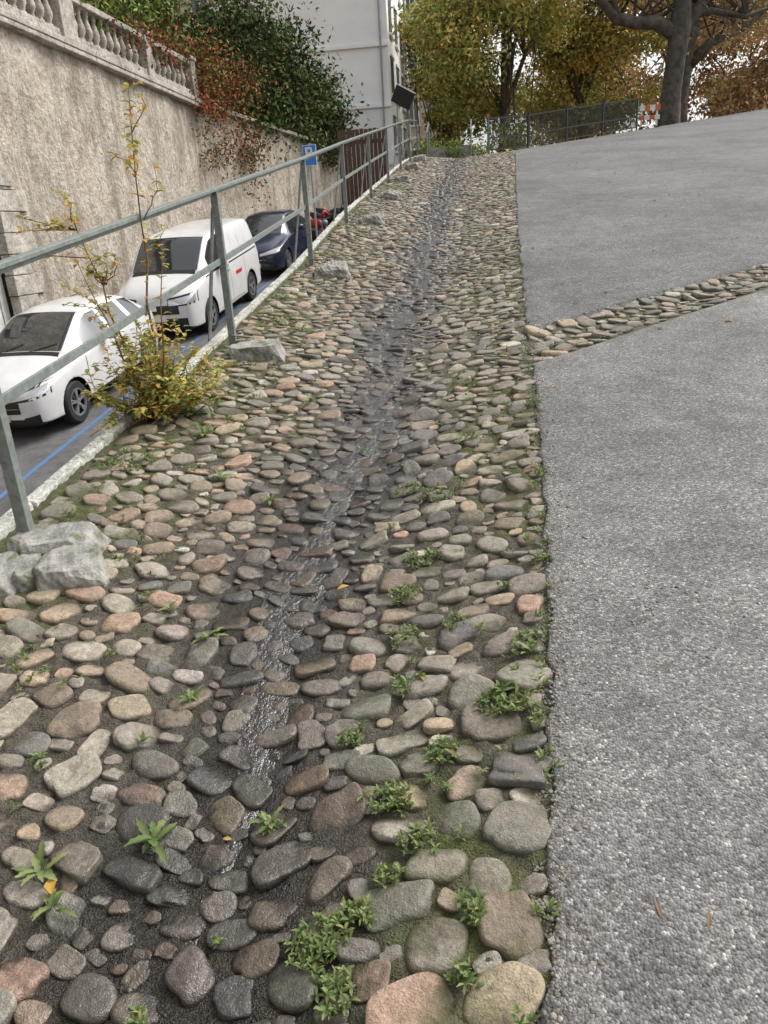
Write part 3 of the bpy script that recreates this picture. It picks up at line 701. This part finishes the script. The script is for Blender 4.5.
hatch=[(0.0,.60,.26,.42,.60,.46,.66),(.06,.74,.20,.46,.68,.56,.73),(.30,.85,.18,.55,.80,.62,.86),(.75,.89,.18,.6,.88,.66,.95),(1.02,.895,.18,.6,.92,.70,1.00),(1.10,.895,.18,.6,.92,.70,1.03),
 (1.45,.90,.18,.6,.94,.68,1.23),(1.85,.90,.18,.6,.95,.62,1.41),(1.93,.90,.18,.6,.95,.61,1.425),(2.28,.90,.18,.6,.96,.60,1.45),(2.36,.90,.18,.6,.965,.60,1.45),(3.0,.90,.18,.6,.99,.58,1.42),(3.12,.90,.18,.6,.995,.575,1.41),
 (3.5,.89,.18,.6,1.03,.55,1.35),(3.8,.86,.2,.6,1.02,.52,1.2),(4.0,.80,.28,.6,.95,.5,1.0),(4.05,.70,.32,.6,.85,.44,.9)]
def k_hatch(fr,seam,patch,mb):
    fr(-.45,.45,.44,.60,0,.008); fr(-.6,.6,.21,.36,0,.008); fr(-.26,.26,.33,.44,3,.016); fr(-.07,.07,.55,.66,4,.014); fr(-.44,.44,.515,.525,4,.012)
    for sx in(-1,1):
        patch([(sx*.42,-.6,.61),(sx*.93,-.25,.69),(sx*.93,-.25,.79),(sx*.42,-.6,.67)],(-sx*.25,1,0),8,4,.010,mb,1)
        patch([(sx*.40,-.6,.58),(sx*.97,-.25,.66),(sx*.97,-.25,.83),(sx*.40,-.6,.70)],(-sx*.25,1,0),8,4,.005,mb,0)
        patch([(sx*.60,-.6,.27),(sx*.80,-.4,.27),(sx*.80,-.4,.42),(sx*.60,-.6,.38)],(-sx*.2,1,0),4,4,.010,mb,0)
        patch([(sx*.60,4.6,.85),(sx*.9,4.3,.85),(sx*.9,4.3,.98),(sx*.60,4.6,.95)],(-sx*.2,-1,0),4,4,.008,mb,5)
    seam([(1.32,.93),(1.25,.6),(1.32,.28)]); seam([(2.32,.97),(2.34,.3)]); seam([(3.12,1.0),(3.0,.75),(2.75,.45),(2.6,.3)]); seam([(1.3,.285),(2.7,.285)],.04); seam([(1.1,.93),(2.0,.955),(3.2,1.005),(3.55,1.03)],.025)
    seam([(2.0,.84),(2.18,.845)],.03,6,.02); seam([(2.85,.88),(3.0,.885)],.03,6,.02)
    patch([(-.62,1.0,2),(.62,1.0,2),(.60,1.09,2),(-.60,1.09,2)],(0,0,-1),10,1,.006,mb,0)
    patch([(-.5,1.02,2),(-.05,1.22,2),(-.05,1.24,2),(-.5,1.04,2)],(0,0,-1),6,1,.012,mb,0); patch([(.0,1.02,2),(.5,1.22,2),(.5,1.24,2),(.0,1.04,2)],(0,0,-1),6,1,.012,mb,0)
G9=lambda x,y:float(Hs(y))+.004
c1=car('parked_car',(-7.0,9.75,G9(0,9.75)),-.04,hatch,[6,7,8,10,12],[5,6,7],[],M_white,[.82,3.36],.32,k_hatch)
van=[(0.0,.66,.26,.45,.72,.5,.80),(.06,.80,.2,.5,.84,.62,.92),(.3,.88,.18,.6,.98,.70,1.08),(.62,.91,.18,.65,1.05,.76,1.16),(.80,.915,.18,.7,1.08,.80,1.20),(.87,.915,.18,.7,1.08,.80,1.24),
 (1.2,.92,.18,.7,1.10,.79,1.52),(1.5,.92,.18,.7,1.12,.77,1.75),(1.6,.92,.18,.7,1.12,.77,1.79),(2.15,.92,.18,.7,1.15,.76,1.85),(2.22,.92,.18,.7,1.15,.76,1.85),(3.2,.92,.18,.7,1.16,.76,1.85),(4.0,.92,.18,.7,1.16,.76,1.84),(4.3,.91,.2,.7,1.16,.75,1.80),(4.4,.88,.28,.7,1.12,.7,1.7)]
def k_van(fr,seam,patch,mb):
    fr(-.55,.55,.56,.74,0,.008); fr(-.7,.7,.24,.48,0,.008); fr(-.26,.26,.42,.53,3,.016); fr(-.08,.08,.64,.76,4,.014)
    for sx in(-1,1):
        patch([(sx*.5,-.6,.73),(sx*.98,-.25,.77),(sx*.98,-.25,.91),(sx*.5,-.6,.84)],(-sx*.25,1,0),8,4,.010,mb,1)
        patch([(sx*.48,-.6,.70),(sx*1.02,-.25,.74),(sx*1.02,-.25,.95),(sx*.48,-.6,.87)],(-sx*.25,1,0),8,4,.005,mb,0)
    seam([(1.05,1.08),(1.0,.7),(1.1,.3)]); seam([(2.2,1.8),(2.22,.3)]); seam([(3.2,1.8),(3.2,.3)]); seam([(2.25,1.12),(4.2,1.14)],.03); seam([(1.1,.29),(3.3,.29)],.08)
    seam([(2.0,.98),(2.14,.98)],.035,0,.015); seam([(2.55,.84),(2.95,.84)],.08,5,.004); seam([(.9,1.09),(2.15,1.155)],.025)
    patch([(-.70,.78,2.5),(.70,.78,2.5),(.68,.88,2.5),(-.68,.88,2.5)],(0,0,-1),10,1,.006,mb,0)
c2=car('parked_van',(-6.55,14.75,G9(0,14.75)),-.045,van,[6,7,8],[5,6,7],[],M_white,[.85,3.55],.33,k_van)
c3=car('parked_car',(-6.1,20.4,G9(0,20.4)),-.05,hatch,[6,7,8,10,12],[5,6,7],[],M_blue,[.82,3.36],.32,k_hatch,(.95,.9,1.03))
def moto(x,y,z,rz,col):
    e=empty('motorcycle',(x,y,z)); e.rotation_euler=(math.atan(S),0,rz); mb=MB()
    for wy in(0,1.35):
        mb.lathe([(.2,-.04),(.28,-.06),(.31,0),(.28,.06),(.2,.04)],(0,wy,.31),'x',24,0); mb.lathe([(.2,-.02),(.03,-.03),(.03,.03),(.2,.02)],(0,wy,.31),'x',10,1)
    for s in(-.08,.08): mb.tube([(s,0,.31),(s,.28,.95)],.022,n=6,m=1); mb.tube([(s,1.35,.31),(s,.75,.4)],.025,n=6,m=1)
    mb.tube([(-.36,.36,1.03),(-.12,.28,1.0),(.12,.28,1.0),(.36,.36,1.03)],.018,n=6,m=0)
    mb.tube([(0,.25,.8),(0,.5,.86),(0,.75,.82),(0,.9,.74)],[.08,.15,.14,.07],n=10,m=2)
    mb.tube([(0,.85,.78),(0,1.2,.82),(0,1.55,.9)],[.1,.13,.05],n=8,m=0); mb.box((0,.65,.45),(.26,.4,.34),0); mb.tube([(.16,.6,.3),(.17,1.0,.3),(.18,1.5,.4)],.045,n=8,m=1)
    mb.tube([(0,.12,.9),(0,.22,.9)],[.09,.1],n=10,m=1); mb.tube([(-.15,.14,1.1),(0,.2,1.22),(.15,.14,1.1)],.05,n=6,m=2)
    mb.obj('frame_and_wheels',[M_dark,M_grey,col],smooth=True,parent=e)
moto(-4.7,23.9,G9(0,23.9),.9,M_red); moto(-4.3,24.9,G9(0,24.9),1.1,M_black); moto(-4.4,26,G9(0,26),1.0,M_black)
# ------------------------------------------------------------------ PLANTS
class LM:
    def __init__(s): s.V=[];s.F=[];s.C=[]
    def blade(s,p,az,L,w,el,droop,col,lob=0,seg=6):
        o=len(s.V); d=Vector((math.cos(az),math.sin(az),0)); sd=Vector((-math.sin(az),math.cos(az),0)); q=Vector(p); e=el
        for i in range(seg+1):
            t_=i/seg; ww=w*math.sin(math.pi*min(1,t_*.93+.04))**.7*(1-(lob if i%2 else 0)); 
            for k,x in enumerate((-1,0,1)):
                s.V.append(tuple(q+sd*x*ww/2+Vector((0,0,abs(x)*ww*.18)))); c=[v*(.85+.3*t_) for v in col]
                if x==0: c=[v*1.25 for v in c]
                s.C.append((*c,1))
            q=q+(d*math.cos(e)+Vector((0,0,math.sin(e))))*L/seg; e-=droop/seg
        for i in range(seg):
            for k in range(2): a=o+i*3+k; s.F.append((a,a+1,a+4,a+3))
    def obj(s,name,parent=None): return npmesh(name,s.V,s.F,[M_leaf],cols=s.C,parent=parent)
rs=random.Random(5)
gc=[(.11,.17,.05),(.15,.21,.065),(.19,.24,.09),(.10,.14,.045),(.21,.22,.08)]
def rosette(lm,x,y,R,n,broad=.28,lob=.35):
    z=float(H(x,y))+.02
    for k in range(n):
        a=rs.uniform(0,6.28); lm.blade((x+rs.uniform(-.01,.01),y+rs.uniform(-.01,.01),z),a,R*rs.uniform(.6,1.1),R*broad,rs.uniform(.25,1.0),rs.uniform(.5,1.2),rs.choice(gc),lob,8)
def tuft(lm,x,y,R,n):
    for k in range(n):
        a=rs.uniform(0,6.28); q=R*rs.random()**.7; px=x+q*math.cos(a); py_=y+q*math.sin(a)*.9; z=float(H(px,py_))+rs.uniform(.005,.03)
        for j in range(6): lm.blade((px,py_,z),rs.uniform(0,6.28),rs.uniform(.012,.03),rs.uniform(.004,.010),rs.uniform(.2,1.4),rs.uniform(.3,1.5),rs.choice(gc),0,3)
lm=LM()
for x,y,R,n in [(-.88,1.43,.085,14),(-1.13,1.30,.075,12),(-1.05,1.22,.06,9),(-.58,1.5,.06,7),(.05,1.92,.06,12),(-1.0,2.25,.07,10),(-.95,1.95,.06,7),(-1.03,3.3,.08,8),(-1.35,3.5,.08,6),(.14,2.1,.06,8),(-.02,1.25,.04,6),(-1.2,2.4,.06,6),(-1.05,1.75,.05,5),(-.12,1.72,.05,6),(-1.1,4.6,.1,7),(-1.5,6.2,.12,8),(-1.6,4.0,.12,9),(-1.75,4.3,.14,10)]: rosette(lm,x,y,R,n)
for x,y,R,n in [(.05,1.88,.08,70),(-.25,1.55,.06,50),(-.38,1.17,.07,80),(-.33,1.07,.05,35),(-.30,1.24,.04,22),(-.25,2.75,.08,40),(-.3,2.5,.07,30),(-.22,3.3,.1,40),(-.4,1.8,.05,22),(-.12,1.70,.05,28),(-.25,2.0,.06,22),(-.28,2.25,.06,25),(-.17,1.42,.05,30),(-.24,1.33,.04,16),(-.02,1.22,.03,14),(.13,2.15,.05,26),(-.1,2.3,.05,15),(-.35,3.4,.08,25),(-.05,3.9,.10,25),(-.1,4.8,.12,25),(-.75,1.0,.03,8),(-1.9,3.6,.16,50),(-1.85,4.6,.2,70),(-1.9,5.2,.18,50),(-1.8,6.5,.25,70),(-1.9,7.3,.2,60),(-1.9,9.5,.25,70),(-1.95,11.5,.3,80),(-1.9,13,.3,80),(-1.9,17,.4,80),(.3,4.3,.05,15),(-.57,1.5,.03,10),(-.05,1.08,.03,15)]: tuft(lm,x,y,R,n)
for _ in range(300):
    y=.8+rs.random()**1.3*9; e=float(edge(y)); x=rs.choice([e-.03+rs.gauss(0,.015),e-abs(rs.gauss(0,.35)),-1.3-abs(rs.gauss(0,.35)),-1.3-abs(rs.gauss(0,.35))]); x=max(x,-2.0)
    tuft(lm,x,y,.022,rs.randint(1,4))
lm.obj('weeds')
lm=LM(); lc=[(.30,.17,.06),(.22,.11,.05),(.14,.07,.03),(.40,.28,.08),(.3,.2,.12)]
for _ in range(760):
    y=.9+rs.random()**1.1*26; x=rs.uniform(-2,.3) if rs.random()<.4 else rs.uniform(.3,11)
    e=float(edge(y)); z=(float(H(x,y))+.03) if x<e else float(base(x,y))+.018
    big=rs.uniform(.010,.024) if y<5 else rs.uniform(.02,.04)
    if y<4 and (x>e or rs.random()<.5): continue
    lm.blade((x,y,z),rs.uniform(0,6.28),big*1.5,big,rs.uniform(-.1,.3),rs.uniform(0,.8),rs.choice(lc),.2,4)
for x,y in[(-.57,2.55),(-1.06,1.24)]: lm.blade((x,y,float(H(x,y))+.04),rs.uniform(0,6.28),.05,.03,.2,.5,(.5,.3,.06),.2,4)
for x,y,a in[(.37,1.22,1.7),(.46,1.2,1.3)]: lm.blade((x,y,float(base(x,y))+.018),a,.05,.008,.14,.0,(.22,.13,.08),0,4)
lm.obj('fallen_leaves')
# yellow sapling by the curb
sap=empty('yellow_leaved_shrub'); mb=MB(); lm=LM(); bx,by=-1.98,4.28; bz=float(base(-2,by)); yc=[(.52,.38,.09),(.45,.37,.09),(.33,.33,.08),(.50,.28,.08),(.24,.27,.07)]; ygc=[(.30,.34,.09),(.42,.38,.10),(.22,.29,.07),(.50,.38,.10),(.46,.27,.08)]
def stem(p,tip,r,leafn,lsz=.05,t0=.25,pal_=None):
    p=Vector(p);tip=Vector(tip); n=8; off=Vector((rs.uniform(-.08,.08),rs.uniform(-.08,.08),0)); pts=[p.lerp(tip,i/n)+off*math.sin(math.pi*i/n)+Vector((rs.gauss(0,.008),rs.gauss(0,.008),0)) for i in range(n+1)]
    mb.tube(pts,[r*(1-.8*i/n) for i in range(n+1)],n=5)
    for k in range(leafn):
        t_=rs.uniform(t0,1)*n; i=min(int(t_),n-1); q=pts[i].lerp(pts[i+1],t_-i)
        lm.blade(q,rs.uniform(0,6.28),lsz*rs.uniform(.7,1.2),lsz*.62,rs.uniform(-.4,.7),rs.uniform(.2,1.2),rs.choice(pal_ or yc),0,3)
    return pts
p1=stem((bx,by,bz),(bx+.08,by+.1,bz+1.8),.010,46,.055,.3)
for k in range(5):
    q=p1[rs.randint(4,7)]; stem(q,q+Vector((rs.uniform(-.15,.18),rs.uniform(-.1,.1),rs.uniform(.1,.3))),.004,10,.05,.3)
p2=stem((bx-.05,by,bz),(bx-.36,by+.05,bz+1.25),.009,46,.052,.3); p3=stem((bx-.03,by,bz),(bx-.30,by-.1,bz+.95),.008,40,.05)
p4=stem((bx+.03,by,bz),(bx+.16,by+.05,bz+1.0),.008,26,.05)
for k in range(90):
    a=rs.uniform(0,6.28); R=rs.uniform(.08,.52); stem((bx+rs.gauss(0,.09),by+rs.gauss(0,.12),bz),(bx+R*math.cos(a)*.9,by+R*math.sin(a)*.8,bz+rs.uniform(.10,.66)*(1.15-R)),.004,32,.046,.1,ygc)
for k in range(14):
    q=p2[rs.randint(3,7)]; stem(q,q+Vector((rs.uniform(-.35,.15),rs.uniform(-.1,.1),rs.uniform(-.05,.25))),.004,14,.048,.2)
mb.obj('stems',[simple('stem',(.16,.10,.06),.8)],smooth=True,parent=sap); lm.obj('leaves',parent=sap)
# ------------------------------------------------------------------ LIGHT / WORLD / CAMERA
w=bpy.data.worlds.new('World'); scene.world=w; w.use_nodes=True; nt=w.node_tree; bg=nt.nodes['Background']
sky=nt.nodes.new('ShaderNodeTexSky'); sky.sky_type='NISHITA'; sky.sun_disc=False; el=math.radians(48); az=math.radians(60)
sky.sun_elevation=el; sky.sun_rotation=az; sky.dust_density=5; sky.air_density=1.2; sky.ozone_density=1
hs=nt.nodes.new('ShaderNodeHueSaturation'); hs.inputs['Saturation'].default_value=.15; hs.inputs['Value'].default_value=1.65; nt.links.new(sky.outputs[0],hs.inputs['Color']); nt.links.new(hs.outputs[0],bg.inputs[0]); bg.inputs[1].default_value=.15
sd=bpy.data.lights.new('sun','SUN'); sd.energy=2.0; sd.angle=math.radians(30); sd.color=(1,.94,.86); so=link(bpy.data.objects.new('sun',sd))
dirv=Vector((math.sin(az)*math.cos(el),math.cos(az)*math.cos(el),math.sin(el))); so.rotation_euler=dirv.to_track_quat('Z','Y').to_euler()
scene.view_settings.view_transform='Standard'; scene.view_settings.look='None'; scene.view_settings.exposure=0
p=math.radians(21);yaw=math.radians(8.22);roll=math.radians(3.5)
Fv=Vector((-math.sin(yaw)*math.cos(p),math.cos(yaw)*math.cos(p),-math.sin(p))); R0=Vector((math.cos(yaw),math.sin(yaw),0)); U0=R0.cross(Fv)
Rv=R0*math.cos(roll)-U0*math.sin(roll); Uv=U0*math.cos(roll)+R0*math.sin(roll)
cd=bpy.data.cameras.new('camera'); cd.sensor_fit='VERTICAL'; cd.sensor_height=36; cd.lens=26.02; cd.clip_end=1500; cd.clip_start=.05
co=link(bpy.data.objects.new('camera',cd)); M=Matrix((Rv,Uv,-Fv)).transposed().to_4x4(); M.translation=Vector((0,0,1.6)); co.matrix_world=M
scene.camera=co
